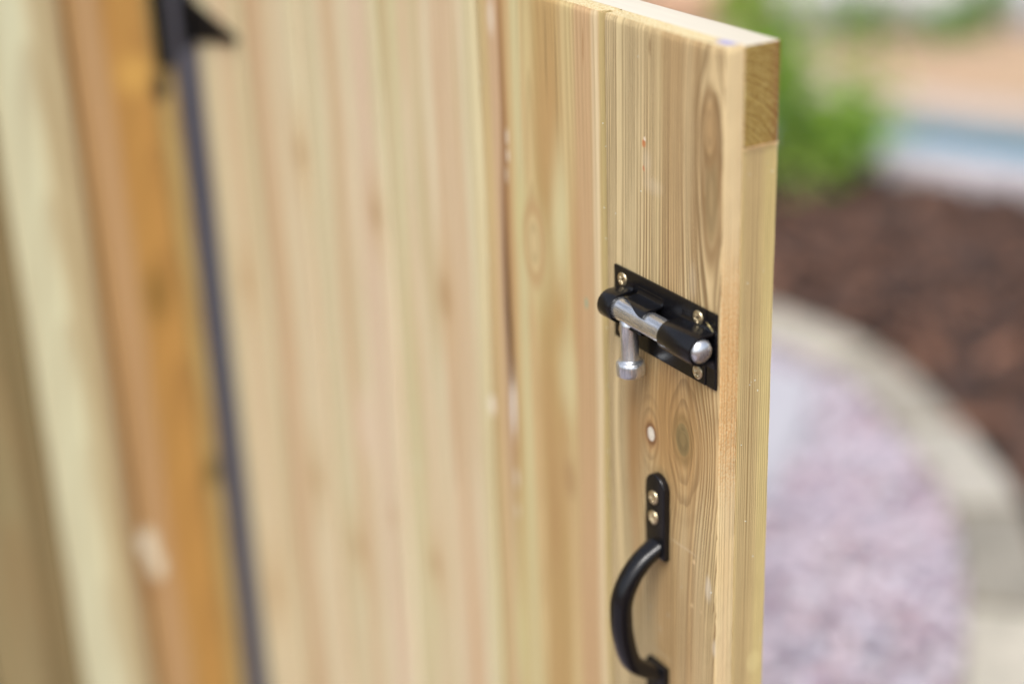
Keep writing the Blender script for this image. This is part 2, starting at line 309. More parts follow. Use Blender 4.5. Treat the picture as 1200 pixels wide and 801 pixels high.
# ------------------------------------------------------------------ gate
gate = thing('gate', 'open pale timber boarded gate with black bolt and pull handle', 'gate', (-.4, .018, .05))
T1, T2, RZ = .0126, .0355, .0539
def board(xl, xr, mats, last=False, name='board', label=None, zlo=.06):
    """tongue and groove board: profile in x/y swept up z, edges slightly uneven"""
    b = .0006
    prof = [(xl, .0072, 0), (xl, b, 0), (xl+b*.4, b*.35, 0), (xl+b, 0, 0)]
    inner = np.linspace(xl+.004, xr-.018, 7)
    prof += [(x, 0, 0) for x in inner]
    if last: prof += [(xr-.0016, 0, 0), (xr-.0007, .00012, 0), (xr-.0002, .0006, 1), (xr, .0016, 1), (xr, .006, 1), (xr, T1-.0012, 1), (xr, T1-.0004, 1), (xr-.0001, T1-.0001, 1), (xr-.0006, T1, 1), (xr-.003, T1, 0)]
    else: prof += [(xr-.0145, 0, 0), (xr-.0105, .0004, 0), (xr-.0072, .0016, 0), (xr-.0054, .0030, 0), (xr-.0046, .0046, 0), (xr-.0042, .0066, 0), (xr+.0035, .0068, 0), (xr+.0035, .0100, 0), (xr-.001, .0102, 0), (xr-.001, T1, 0)]
    prof += [(xl, T1, 0), (xl, .0106, 0)]
    zs = np.concatenate([np.linspace(zlo, TOP-.46, 5)[:-1], np.linspace(TOP-.46, TOP-.004, 116), [TOP-.0012, TOP-.0004, TOP]])
    n = len(prof); V = []; F = []; FM = []
    ph = [rng.normal(0, 1, 6) for _ in range(n)]
    for iz, z in enumerate(zs):
        for k, (x, y, t) in enumerate(prof):
            jx = jy = 0
            if last and abs(x-xr) < .0018:
                j = .00011; jx = rng.normal(0, j) + .00008*math.sin(z*61+1.3) ; jy = rng.normal(0, j*.7)
                if z < TOP-.14: jx += .0001*(math.sin(z*23)-.3)
            elif abs(x-xl) < .001: jx = rng.normal(0, .00006) + .00018*math.sin(z*37+xl*50)
            top = TOP-z < .0005
            inset = .0009 if top and y < .001 else (.00035 if TOP-z < .0015 and TOP-z > .0002 and y < .001 else 0)
            if top: inset += abs(rng.normal(0, .00022))
            V.append((x+jx-(.0005 if top and last and x > xr-.0018 else 0), y+jy+inset, z+(rng.normal(0, .00018) if top else 0)))
    m = len(zs)
    for i in range(m-1):
        for k in range(n):
            l = (k+1) % n
            F.append((i*n+k, i*n+l, (i+1)*n+l, (i+1)*n+k)); FM.append(1 if prof[k][2] and prof[l][2] else 0)
    F.append(tuple((m-1)*n+k for k in range(n))); FM.append(2)
    F.append(tuple(k for k in reversed(range(n)))); FM.append(1)
    me = mesh_from(name, V, F, FM)
    o = link(name, me, mats, gate, label=label)
    for pl in me.polygons: pl.use_smooth = len(pl.vertices) == 4
    return o
SEAMS = [0, -.1082, -.250, -.392, -.534, -.676, -.7625]
b1 = board(SEAMS[1], 0, [m_b1, m_edge, m_boardtop_end], True, label='end board with knots carrying the bolt and handle')
for i, m in enumerate([m_b2, m_b3, m_b4, m_b5, m_b6]):
    board(SEAMS[i+2], SEAMS[i+1], [m, m_edge_plain, m_boardtop], label='board with a dark resin streak' if i == 0 else None)

def rough_box(name, x0, x1, y0, y1, z0, z1, mats, pick, nz=1, b=.0007, axis=2, jit=.00012, label=None, parent=gate):
    bm = bmesh.new(); bm_box(bm, x0, x1, y0, y1, z0, z1)
    if nz > 1:
        es = [e for e in bm.edges if abs((e.verts[0].co-e.verts[1].co)[axis]) > 1e-4]
        bmesh.ops.subdivide_edges(bm, edges=es, cuts=nz)
    es = [e for e in bm.edges if len(e.link_faces) == 2 and e.calc_face_angle(0) > .5]
    bmesh.ops.bevel(bm, geom=es, offset=b, segments=2, affect='EDGES', profile=.6)
    for v in bm.verts: v.co += Vector(rng.normal(0, jit, 3))
    bm.normal_update()
    for f in bm.faces: f.material_index = pick(f.normal)
    return link(name, bm_mesh(name, bm), mats, parent, label=label)
E = .0002
rough_box('ledge', -.757, .0006, T1+E, T2, TOP-RZ, TOP-.0003, [m_rail, m_endgrain, m_railtop], lambda n: 1 if n.x > .7 else (2 if n.z > .7 else 0), 1, .0006, 0, .00008, label='top ledge showing its olive end grain')
rough_box('stile', -.07, .0003, T1+E, T2+.0002, .06, TOP-RZ-.0006, [m_stile], lambda n: 0, 60, .0006, 2, .00008)
rough_box('stile', -.757, -.69, T1+E, T2, .06, TOP-RZ-.0006, [m_rail], lambda n: 0)
rough_box('ledge', -.6895, -.0705, T1+E, T2, .12, .18, [m_rail], lambda n: 0)

# furry fibres standing off the sawn edges, and grains of sawdust caught in the joints
m_fib = N('pale_fibre'); m_fib = m_fib.fin(lin(238, 208, 160), .8, 0., .2)
V = []; F = []
def hair(p, d, L, r):
    d = Vector(d).normalized(); side = d.orthogonal().normalized(); s2 = d.cross(side); k = len(V); p = Vector(p)
    bend = Vector(rng.normal(0, .35, 3))
    for j, (t, rr) in enumerate(((0, r), (.55, r*.8), (1., r*.25))):
        c = p + d*L*t + bend*L*t*t*.5
        for q in range(3): V.append(c + (side*math.cos(q*2.094)+s2*math.sin(q*2.094))*rr)
    for j in range(2):
        for q in range(3): F.append((k+j*3+q, k+j*3+(q+1) % 3, k+j*3+3+(q+1) % 3, k+j*3+3+q))
for i in range(2000):
    z = TOP-.46*rng.random()**.9; y = .0003+(T1-.0008)*rng.random()**1.4
    dens = .12+.88*math.exp(-((TOP-z-.185)/.06)**2)
    if rng.random() > dens: continue
    hair((-.0004, y, z), (rng.random()*.7+.12, rng.normal(0, .6), rng.normal(0, 1.)), .0004+.0010*rng.random()**2, .00003+.00003*rng.random())
for i in range(900):
    x = -.26*rng.random(); hair((x, .0006+.002*rng.random(), TOP-.0003), (rng.normal(0, .6), -rng.random()*.5, .3*rng.random()+.08), .0005+.0009*rng.random()**2, .00006)
for i in range(160):
    hair((.0005, T1+.0003+.022*rng.random(), TOP-RZ-.0003), (.5, rng.normal(0, 1.), rng.normal(0, .25)), .001+.0022*rng.random(), .00008)
for i in range(260):
    z = TOP-.45*rng.random(); hair((.0002, T2-.0002, z), (.4, rng.normal(.2, .4), rng.normal(0, .6)), .0005+.0012*rng.random()**2, .00005)
link('wood_fibre', mesh_from('wood_fibre', V, F), m_fib, b1, kind='stuff')
m_dust = N('sawdust_grain').fin(lin(226, 240, 232), .6)
bm = bmesh.new()
def grain(x, y, z, r):
    q = bmesh.ops.create_icosphere(bm, subdivisions=1, radius=r, matrix=Matrix.Translation((x, y, z)))
for s in range(1, 3):
    for i in range(40): grain(SEAMS[s]-.0045-.003*rng.random(), .0022+.001*rng.random(), TOP-.42*rng.random()**1.2, .00022+.0002*rng.random())
for i in range(14): grain(.0003, T1+.003+.018*rng.random(), TOP-.06-.36*rng.random(), .0002+.0002*rng.random())
for i in range(18): grain(-.1*rng.random(), -.0001, TOP-.42*rng.random(), .0002+.00016*rng.random())
link('sawdust', bm_mesh('sawdust', bm), m_dust, b1, kind='stuff')

# ------------------------------------------------------------------ screws
def screw_mesh(r=.0040):
    NR, NT = 16, 48; V = []; F = []
    for i in range(NR+1):
        rr = r*i/NR
        for k in range(NT):
            a = 2*math.pi*k/NT; x, y = rr*math.cos(a), rr*math.sin(a); q = rr/r
            h = .0011*math.sqrt(max(0, 1-(q*.94)**2)) + .0002
            arm = min(abs(x), abs(y)); longr = max(abs(x), abs(y))
            w = .00058*(r/.004); cut = max(0, min(1, (w-arm)/(w*.35)+.5))*max(0, min(1, (.62*r-longr)/(r*.1)+.5))
            tick = abs(abs(x)-abs(y))/1.414; cut2 = max(0, min(1, (.00016-tick)/.0001+.3))*(.28 < q < .62)
            dish = max(0, 1-(q/.36)**2)*.5
            V.append((x, y, h - .0012*max(cut, dish*.8) - .00025*cut2))
    for i in range(NR):
        for k in range(NT):
            l = (k+1) % NT; F.append((i*NT+k, (i+1)*NT+k, (i+1)*NT+l, i*NT+l))
    n = len(V); V += [(r*.97*math.cos(2*math.pi*k/NT), r*.97*math.sin(2*math.pi*k/NT), -.001) for k in range(NT)]
    for k in range(NT): l = (k+1) % NT; F.append((NR*NT+k, n+k, n+l, NR*NT+l))
    return mesh_from('screw', V, F)
SCREW = screw_mesh(); SCREW.materials.append(m_brass)
SCREW.polygons.foreach_set('use_smooth', [True]*len(SCREW.polygons))
def screw(parent, x, y, z, rot, scale=1., tilt=(0, 0), direction='y'):
    o = bpy.data.objects.new('screw', SCREW); COL.objects.link(o)
    base = Matrix.Rotation(R(90), 4, 'X') if direction == 'y' else Matrix.Rotation(R(90), 4, 'Y')
    m = Matrix.Translation((x, y, z)) @ Matrix.Rotation(tilt[0], 4, 'Z') @ base @ Matrix.Rotation(rot, 4, 'Z') @ Matrix.Scale(scale, 4)
    o.parent = parent; o.matrix_parent_inverse = parent_world(parent).inverted()
    o.location = m.translation; o.rotation_euler = m.to_euler(); o.scale = (scale,)*3
    return o

# ------------------------------------------------------------------ bolt
PX0, PX1, PZ1, PZ0 = -.0985, -.0012, TOP-.1444, TOP-.1894
AY, AZ, RR = -.0108, TOP-.1637, .0069
bm = bmesh.new()
XC = on_y(831.5, 363).x - .0005
bm_box(bm, PX0, XC-.0002, -.0019, -.0001, PZ0, PZ1, .0005, 2)
bm_box(bm, XC+.0002, PX1, -.0015, -.0001, PZ0, PZ1, .0005, 2)
bm_box(bm, XC-.0012, XC+.0012, -.0011, -.0001, PZ0+.0008, PZ1-.0008)
bolt = link('barrel_bolt', bm_mesh('barrel_bolt', bm), m_black, gate, label='black sliding bolt with a bright steel rod')
RO, TH = .0087, .0015
def guide_path(phi0, phi1, foot_top, foot_bot):
    pts = []
    rm = RO-TH/2; y0 = -.00125
    if foot_top:
        pts += [(y0, .0132), (y0, .0122)]
        for t in (.25, .5, .75): a = t*math.pi/2; pts.append((y0-.0022*(1-math.cos(a)), .0122-(.0122-rm)*math.sin(a)))
        pts += [(y0-.0030, rm), (AY+.002, rm)]
    for i in range(17):
        ph = phi0+(phi1-phi0)*i/16; pts.append((AY-rm*math.cos(ph), rm*math.sin(ph)))
    if foot_bot:
        pts += [(AY+.002, -rm), (y0-.0030, -rm)]
        for t in (.75, .5, .25): a = t*math.pi/2; pts.append((y0-.0022*(1-math.cos(a)), -.0122+(.0122-rm)*math.sin(a)))
        pts += [(y0, -.0122), (y0, -.0132)]
    return pts
def guide(xa, xb, paths):
    """pressed steel sleeve: paths[i] gives the y/z centre line at the i-th station between xa and xb"""
    bm = bmesh.new(); ns = len(paths); secs = []
    for i, pts in enumerate(paths):
        x = xa+(xb-xa)*i/(ns-1); P = [Vector((p[0], p[1])) for p in pts]; outer = []; inner = []
        for k, q in enumerate(P):
            t = (P[min(k+1, len(P)-1)]-P[max(k-1, 0)]).normalized(); nn = Vector((-t.y, t.x))
            outer.append(q-nn*TH/2); inner.append(q+nn*TH/2)
        loop = outer+inner[::-1]
        secs.append([bm.verts.new((x, q.x, AZ+q.y)) for q in loop])
    n = len(secs[0])
    for A, Bq in zip(secs, secs[1:]):
        for k in range(n): l = (k+1) % n; bm.faces.new((A[k], A[l], Bq[l], Bq[k]))
    h = n//2
    for S_, rev in ((secs[0], 0), (secs[-1], 1)):
        for k in range(h-1):
            q = (S_[k], S_[k+1], S_[n-2-k], S_[n-1-k]); bm.faces.new(q if rev else q[::-1])
    bmesh.ops.recalc_face_normals(bm, faces=bm.faces)
    es = [e for e in bm.edges if len(e.link_faces) == 2 and e.calc_face_angle(0) > 1.0]
    bmesh.ops.bevel(bm, geom=es, offset=.0003, segments=2, affect='EDGES', profile=.5)
    me = bm_mesh('guide', bm)
    o = link('guide', me, m_black, bolt, smooth=True)
    me.set_sharp_from_angle(angle=R(40)) if hasattr(me, 'set_sharp_from_angle') else None
    return o
full = guide_path(math.pi/2, -math.pi/2, 1, 1)
guide(-.0905, -.0785, [full]*3)
guide(-.0318, -.0020, [full]*3)
xs = np.linspace(0, 1, 13)
def lip(t): return R(84 - 46*(t*t*(3-2*t)))
guide(-.0740, -.0490, [guide_path(math.pi/2, lip(t), 1, 0) for t in xs])
guide(-.0700, -.0535, [guide_path(R(-62), -math.pi/2, 0, 1) for t in xs[:5]])
bm = bmesh.new()
L0, L1 = -.0898, .0008
prof = [(0, 0), (RR-.0006, 0), (RR, .0006)] + [(RR, t) for t in np.linspace(.004, L1-L0-.004, 10)]
for k in range(1, 9): a = k/8*math.pi/2; prof.append((RR*math.cos(a) if k < 8 else 0, L1-L0-.004+.0046*math.sin(a)))
lathe(bm, prof, (L0, AY, AZ), (1, 0, 0), 40)
link('sliding_rod', bm_mesh('sliding_rod', bm), m_zinc, bolt, smooth=True)
bm = bmesh.new(); PXX = -.0693
kp = [(0, 0), (.0050, 0), (.0052, .004), (.0053, .0242), (.0057, .0252), (.0074, .0256), (.0083, .0266), (.0086, .0282), (.0086, .0322), (.0083, .0340), (.0068, .0351), (.0048, .0357), (0, .0359)]
lathe(bm, kp, (PXX, AY-.0012, AZ-.0035), (.02, .03, -1), 36)
link('bolt_knob', bm_mesh('bolt_knob', bm), m_zinc_pin, bolt, smooth=True)
# worn bright rim of the keeper hole beside the rod's end
bm = bmesh.new(); pth = [Vector((XC+.0005+.0075*t, -.0022-.0012*math.sin(t*math.pi), AZ+.0125-.0045*t*t+.0012*math.sin(t*math.pi))) for t in np.linspace(0, 1, 12)]
sweep_rect(bm, pth, lambda i: .0006, lambda i: .0006, lambda i: Vector((0, 0, 1)), Vector((0, 1, 0)), 6, 2)
link('worn_rim', bm_mesh('worn_rim', bm), m_brass_edge, bolt, smooth=True)
for (u, v, rot) in ((728.5, 327.5, .5), (817, 372.5, .25), (816.5, 436, .9)):
    p = on_y(u, v, -.0027); screw(bolt, p.x, -.0019, p.z, rot, 1.04)
p1 = on_y(728.5, 327.5, -.0027); screw(bolt, p1.x, -.0019, on_y(816.5, 436, -.0027).z, .3, .93)

# ------------------------------------------------------------------ pull handle
HX = -.0545
def foot(zround, zend):
    """flat foot with a round end at zround"""
    bm = bmesh.new()
    up = 1 if zround > zend else -1; w = .0096; zc = zround-up*w; pts = []
    for k in range(13): a = math.pi*k/12; pts.append((HX+w*math.cos(a), zc+up*w*math.sin(a)))
    pts += [(HX-w, zend), (HX+w, zend)]
    vs = [bm.verts.new((x, -.0046, z)) for x, z in pts]; f = bm.faces.new(vs)
    r = bmesh.ops.extrude_face_region(bm, geom=[f])
    for v in [g for g in r['geom'] if isinstance(g, bmesh.types.BMVert)]: v.co.y = -.0002
    bmesh.ops.recalc_face_normals(bm, faces=bm.faces)
    es = [e for e in bm.edges if len(e.link_faces) == 2 and e.calc_face_angle(0) > 1. and max(v.co.y for v in e.verts) < -.004]
    bmesh.ops.bevel(bm, geom=es, offset=.0011, segments=3, affect='EDGES', profile=.5)
    o = link('mounting_foot', bm_mesh('mounting_foot', bm), m_black, handle, smooth=True); o.data.set_sharp_from_angle(angle=R(35))
z_t, z_b = TOP-.2632, TOP-.4500
HD = -.0024
ctrl = [(-.0010, -.3070), (-.0062, -.3110), (-.0135, -.3162), (-.0212, -.3252), (-.0264, -.3375), (-.0272, -.3500), (-.0258, -.3650), (-.0212, -.3828), (-.0135, -.3918), (-.0062, -.3968), (-.0010, -.4005)]
def catmull(P, m):
    P = [Vector(p) for p in P]; P = [P[0]*2-P[1]]+P+[P[-1]*2-P[-2]]; out = []
    for i in range(1, len(P)-2):
        for j in range(m):
            t = j/m; a, b, c, d = P[i-1:i+3]
            out.append(.5*((2*b)+(-a+c)*t+(2*a-5*b+4*c-d)*t*t+(-a+3*b-3*c+d)*t**3))
    return out+[P[-2]]
cp = catmull([(HX, y*1.07, TOP+z+HD) for y, z in ctrl], 6)
def nrm(i): t = (cp[min(i+1, len(cp)-1)]-cp[max(i-1, 0)]).normalized(); return t.cross(Vector((1, 0, 0))).normalized()
bm = bmesh.new(); q = len(cp)-1
sweep_rect(bm, cp, lambda i: .0134+.0020*abs(2*i/q-1)**3, lambda i: .0126-.0050*abs(2*i/q-1)**2, nrm, Vector((1, 0, 0)), 24, 2.5)
handle = link('pull_handle', bm_mesh('pull_handle', bm), m_black, gate, smooth=True)
foot(z_t, TOP-.3180); foot(z_b, TOP-.3950)
for z, rot in ((-.2760, .2), (-.2895, .5), (-.4190, .7), (-.4325, .1)): screw(handle, HX-.0008, -.0046, TOP+z+HD, rot, 1.08)

# ------------------------------------------------------------------ hinge (strap on the gate, cross plate on the post)
POSTX = -.772
hz = TOP-.116
bm = bmesh.new()
pts = [(-.762, .018), (-.755, .018), (-.682, .0055), (-.668, .0045), (-.663, 0), (-.668, -.0045), (-.682, -.0055), (-.755, -.018), (-.762, -.018)]
vs = [bm.verts.new((x, -.0034, hz+z)) for x, z in pts]; f = bm.faces.new(vs); r = bmesh.ops.extrude_face_region(bm, geom=[f])
for v in [g for g in r['geom'] if isinstance(g, bmesh.types.BMVert)]: v.co.y = -.0004
bm_box(bm, -.7700, -.7615, -.0036, -.001, hz-.021, hz+.021, .0004, 1)
hinge = link('tee_hinge', bm_mesh('tee_hinge', bm), m_hinge, gate)
bm = bmesh.new(); bm_box(bm, POSTX+.0003, POSTX+.0032, -.0375, -.022, hz-.040, hz+.062, .0006, 1)
link('hinge_plate', bm_mesh('hinge_plate', bm), m_hinge, hinge)
bm = bmesh.new(); lathe(bm, [(0, 0), (.0042, 0), (.0046, .0005), (.0046, .0735), (.0042, .074), (0, .074)], (POSTX+.0062, -.0095, hz-.026), (0, 0, 1), 20)
link('hinge_pin', bm_mesh('hinge_pin', bm), m_hinge, hinge, smooth=True)
for x in (-.745, -.715, -.688): screw(hinge, x, -.0034, hz, .4+x*9, .9).data
for dz in (-.031, .05): screw(hinge, POSTX+.0032, -.030, hz+dz, .4, .9, direction='x')

SCREW_B = SCREW.copy(); SCREW_B.materials.clear(); SCREW_B.materials.append(m_hinge)
for o in hinge.children:
    if o.name.startswith('screw'): o.data = SCREW_B

# ------------------------------------------------------------------ post and fence on the left
def PY(u, v): p = on_x(u, v, POSTX); return p.y, p.z
def PB(u, v, su, sa, col, am=.8, soft=.6): y, z = PY(u, v); return (y, z, su, sa, col, am, soft)
yb = lambda u: PY(u, 220)[0]
m_post = wood('post_wood', 41.5, 'yxz', (-.05, -.9), .004, .03, .004, (176, 136, 76), (142, 100, 52), (174, 122, 70), (172, 144, 88), pinkA=.6, greenA=.3, ringA=.4,
    bands=[(yb(211), .010, (176, 150, 96), .9), (yb(199), .003, (138, 114, 62), .7), (yb(172), .018, (182, 130, 62), .6), (yb(130), .0135, (184, 146, 106), .8), (yb(108), .006, (158, 118, 74), .6)],
    blobs=[PB(174, 636, .009, .017, (222, 214, 190), .97, .6), PB(184, 662, .008, .016, (222, 214, 190), .95, .6), PB(176, 690, .012, .016, (150, 104, 60), .5, .8), PB(250, 552, .010, .02, (96, 78, 34), .8, .8), PB(186, 102, .0095, .015, (40, 34, 28), .97, .6), PB(196, 86, .003, .016, (96, 82, 50), .7, .8), PB(185, 345, .014, .03, (120, 90, 36), .7, .9),
           PB(158, 88, .018, .02, (214, 166, 84), .7, .9)], desat=.05, fibre=.14, bump=.3)

bm = bmesh.new(); bm_box(bm, POSTX-.09, POSTX, yb(106), -.0205, 0, 1.12, .0025, 2)
post = link('fence_post', bm_mesh('fence_post', bm), m_post); post.location = (0, 0, 0)
tag(post, 'orange-brown timber post the gate is hinged to, with pale knot', 'post')
fence = thing('fence', 'pale timber boarded fence to the left of the orange-brown post', 'fence', (POSTX-.03, -.5, 0))
ys = [yb(106)-.0015, yb(6), yb(6)-.085, -.345, -.431, -.515, -.60, -.685, -.77, -.855]
fcols = [((214, 206, 162), (206, 180, 132), (206, 206, 166), [(yb(35), .018, (206, 206, 168), .85), (yb(82), .015, (176, 156, 112), .7), (yb(100), .007, (158, 122, 80), .9)]),
         ((150, 132, 88), (128, 104, 64), (136, 128, 84), [(yb(-20), .010, (116, 98, 58), .7)])]
for i, (a, b) in enumerate(zip(ys, ys[1:])):
    L_, P_, G_, bd = fcols[min(i, 1)]
    if i > 1: bd = ()
    m = wood('fence_board_wood', 50+i*7.7, 'yxz', ((a+b)/2, POSTX-.06), .005, .03, .004, L_, (150, 112, 62), P_, G_, ringA=.35, bands=bd, fibre=.14, bump=.3)
    rough_box('board', POSTX-.022, POSTX-.004+(.002 if i % 2 else 0), b+.0012, a-.0010, .03, 1.16, [m], lambda n: 0, 6, .002, 2, .0001, parent=fence)
for z in (.2, .62, 1.02): rough_box('rail', POSTX-.07, POSTX-.0225, -.855, yb(106)-.002, z, z+.07, [m_rail], lambda n: 0, parent=fence)

# ------------------------------------------------------------------ ground
def ground_mat(name, cols, sc, bumpd, rough=.9, big=None):
    s = N(name); ov, o = s.obj()
    v = s.n('TexVoronoi'); v.inputs['Scale'].default_value = sc; s.t.links.new(ov, v.inputs['Vector'])
    n = s.noise(ov, sc*.5, 4., .6); n2 = s.noise(ov, 1.7, 3.)
    sep = s.n('SeparateColor'); s.t.links.new(v.outputs['Color'], sep.inputs[0])
    c = s.mix(sep.outputs[0], lin(*cols[0]), lin(*cols[1])); c = s.mix(s.step(n, .4, .7, 0., .8), c, lin(*cols[2])); c = s.mix(s.step(n2, .45, .65, 0., .5), c, lin(*cols[3 % len(cols)]))
    s.bump(s.add(s.mul(v.outputs['Distance'], -1.), n), .8, bumpd)
    return s.fin(c, rough, 0., .3)
m_soil = ground_mat('bare_soil', [(112, 84, 66), (86, 62, 48), (140, 112, 88), (96, 72, 56)], 60., .01)
m_gravbed = ground_mat('gravel_bed', [(146, 138, 146), (118, 110, 118), (168, 156, 162), (156, 148, 154)], 70., .008)
m_mulch = ground_mat('mulch_bed', [(72, 56, 50), (58, 46, 42), (90, 68, 58), (66, 52, 48)], 45., .012)
m_sand = ground_mat('sandy_ground', [(194, 178, 160), (176, 156, 136), (206, 192, 176), (184, 164, 144)], 24., .02)
def sheet(name, pts, z, mat, kind='structure'):
    return link(name, mesh_from(name, [(p[0], p[1], z) for p in pts], [tuple(range(len(pts)))]), mat, kind=kind)
sheet('ground', [(-150, -150), (150, -150), (150, 150), (-150, 150)], -.014, m_soil)

ZS = .02                                     # stones stand this much over the gravel
outer_px = [(910, 325), (985, 356), (1060, 403), (1110, 456), (1160, 519), (1200, 594)]
inner_px = [(910, 394), (972, 416), (1029, 469), (1079, 531), (1116, 581), (1132, 675), (1129, 801)]
inn = [on_z(u, v, ZS).xy for u, v in inner_px]
inn = [inn[0]+Vector((-.55, -.10)), inn[0]+Vector((-.25, -.02))]+inn+[inn[-1]+Vector((.16, -.22)), inn[-1]+Vector((.26, -.5)), inn[-1]+Vector((.28, -.85))]
ic = [p for p in catmull([(p.x, p.y, 0) for p in inn], 14)]
# smooth the traced line
for _ in range(60): ic = [ic[0]]+[(a+b*2+c)/4 for a, b, c in zip(ic, ic[1:], ic[2:])]+[ic[-1]]
SW = .100
def left_n(i):
    t = (ic[min(i+1, len(ic)-1)]-ic[max(i-1, 0)]).normalized(); n = Vector((-t.y, t.x, 0)); return n if n.y > 0 or n.x > 0 else n
oc = [p+left_n(i)*SW for i, p in enumerate(ic)]
# gravel path: everything on the near side of the edging
pg = [(p.x, p.y) for p in ic]+[(1.2, -.6), (1.2, -2.5), (-3.5, -2.5), (-3.5, 1.0)]
sheet('gravel_path', pg, -.006, m_gravbed)
po = [(p.x, p.y) for p in oc]+[(3.4, -.2), (3.4, 2.4)]
cop_near = [on_z(u, v, .0).xy for u, v in ((1005, 205), (1100, 225), (1200, 233))]
dcop = (cop_near[2]-cop_near[0]).normalized()
po += [tuple(cop_near[0]+dcop*5), tuple(cop_near[0]-dcop*2.4)]
sheet('mulch_bed', po, -.006, m_mulch)
m_mortar = ground_mat('mortar', [(104, 98, 80), (94, 88, 70), (116, 108, 92)], 90., .004)
kv = [(p.x, p.y, ZS-.012) for p in ic]+[(p.x, p.y, ZS-.012) for p in oc]; nk = len(ic)
kerb = link('path_edging', mesh_from('path_edging', kv+[(x, y, -.05) for x, y, z in kv],
            [(i, nk+i, nk+i+1, i+1) for i in range(nk-1)]+[(i, i+1, 2*nk+i+1, 2*nk+i) for i in range(nk-1)]+[(nk+i+1, nk+i, 3*nk+i, 3*nk+i+1) for i in range(nk-1)]), m_mortar, kind='structure')
def stone_mat(k):
    c = [(184, 178, 166), (150, 144, 132), (190, 183, 168), (162, 155, 142)][k]
    s = N('edging_stone'); ov, o = s.obj(); n = s.noise(ov, 22., 5., .65); n2 = s.noise(ov, 220., 4., .7)
    cc = s.mix(s.step(n, .35, .7), lin(*c), lin(*[x*.86 for x in c])); cc = s.mix(s.step(n2, .5, .75, 0., .5), cc, lin(*[min(255, x*1.1) for x in c]))
    s.bump(s.add(n2, n), .6, .004); return s.fin(cc, .85, 0., .3)
SM = [stone_mat(k) for k in range(4)]
acc = [0.]
for a, b in zip(ic, ic[1:]): acc.append(acc[-1]+(b-a).length)
def at_len(L, side):
    i = int(np.searchsorted(acc, L)-1); i = max(0, min(i, len(ic)-2)); t = (L-acc[i])/max(1e-9, acc[i+1]-acc[i])
    return (ic[i].lerp(ic[i+1], t) if side < 0 else oc[i].lerp(oc[i+1], t))
# one joint falls at the two joints seen in the picture
jt = on_z(1150, 590, ZS).xy
L = acc[min(range(len(ic)), key=lambda i: (ic[i].xy-jt).length)] % .262 - .262
k = 0
while L < acc[-1]-.2:
    ln = .252; a0, a1 = max(L, 0)+.010, L+ln
    if a1 > .10:
        ts = np.linspace(a0, a1, 4); zt = ZS+rng.normal(0, .0012)
        lo = [at_len(t, -1) for t in ts]; hi = [at_len(t, 1) for t in ts]
        bm = bmesh.new()
        ring = lo+hi[::-1]; ring = [p.lerp(sum(ring, Vector())/len(ring), .02) for p in ring]
        vs = [bm.verts.new((p.x, p.y, zt)) for p in ring]; f = bm.faces.new(vs); r = bmesh.ops.extrude_face_region(bm, geom=[f])
        for v in [g for g in r['geom'] if isinstance(g, bmesh.types.BMVert)]: v.co.z = ZS-.05
        bmesh.ops.recalc_face_normals(bm, faces=bm.faces)
        es = [e for e in bm.edges if e.calc_face_angle(0) > .8 and min(v.co.z for v in e.verts) > ZS-.01]
        bmesh.ops.bevel(bm, geom=es, offset=.006, segments=2, affect='EDGES', profile=.5)
        link('edging_stone', bm_mesh('edging_stone', bm), SM[k % 4], kerb)
    k += 1; L += .262

# loose pebbles and bark chips, one joined mesh each
def island_mat(name, ramp, rough, spec=.4, nsc=90.):
    s = N(name); ov, o = s.obj(); g = s.n('NewGeometry'); cr = s.n('ValToRGB'); s.t.links.new(g.outputs['Random Per Island'], cr.inputs[0])
    e = cr.color_ramp; e.interpolation = 'LINEAR'
    while len(e.elements) < len(ramp): e.elements.new(.5)
    for i, c in enumerate(ramp): e.elements[i].position = i/(len(ramp)-1); e.elements[i].color = lin(*c)
    n = s.noise(ov, nsc, 3., .6); c = s.mix(s.step(n, .3, .75, 0., .35), cr.outputs[0], (.03, .025, .03, 1), 'MIX')
    s.bump(n, .4, .002); return s.fin(c, rough, 0., spec)
def inside_path(x, y):
    c = False; n = len(pg); j = n-1
    for i in range(n):
        (xi, yi), (xj, yj) = pg[i], pg[j]
        if (yi > y) != (yj > y) and x < (xj-xi)*(y-yi)/(yj-yi)+xi: c = not c
        j = i
    return c
ico = bmesh.new(); bmesh.ops.create_icosphere(ico, subdivisions=1, radius=1); icv = np.array([v.co[:] for v in ico.verts]); icf = [tuple(v.index for v in f.verts) for f in ico.faces]; ico.free()
ico2 = bmesh.new(); bmesh.ops.create_icosphere(ico2, subdivisions=2, radius=1); ic2v = np.array([v.co[:] for v in ico2.verts]); ic2f = [tuple(v.index for v in f.verts) for f in ico2.faces]; ico2.free()
def rotm(a, b, c):
    return np.array((Matrix.Rotation(a, 3, 'Z') @ Matrix.Rotation(b, 3, 'X') @ Matrix.Rotation(c, 3, 'Y')))
V = []; F = []; base = 0; cnt = 0
slab_c = on_z(905, 480, .01); 
while cnt < 19000:
    x, y = rng.uniform(-2.3, .5), rng.uniform(-.2, 1.42)
    if not inside_path(x, y): continue
    cnt += 1; r = rng.uniform(.005, .0115)
    sc = np.array((r*rng.uniform(.9, 1.5), r, r*rng.uniform(.5, .85)))
    P = (icv*sc*(1+rng.normal(0, .07, (len(icv), 1)))) @ rotm(rng.random()*6.28, rng.normal(0, .4), rng.normal(0, .4)).T + (x, y, rng.uniform(-.003, .006))
    V.append(P); F += [tuple(i+base for i in f) for f in icf]; base += len(icv)
me = bpy.data.meshes.new('pebbles'); me.from_pydata(np.concatenate(V).tolist(), [], F); me.update()
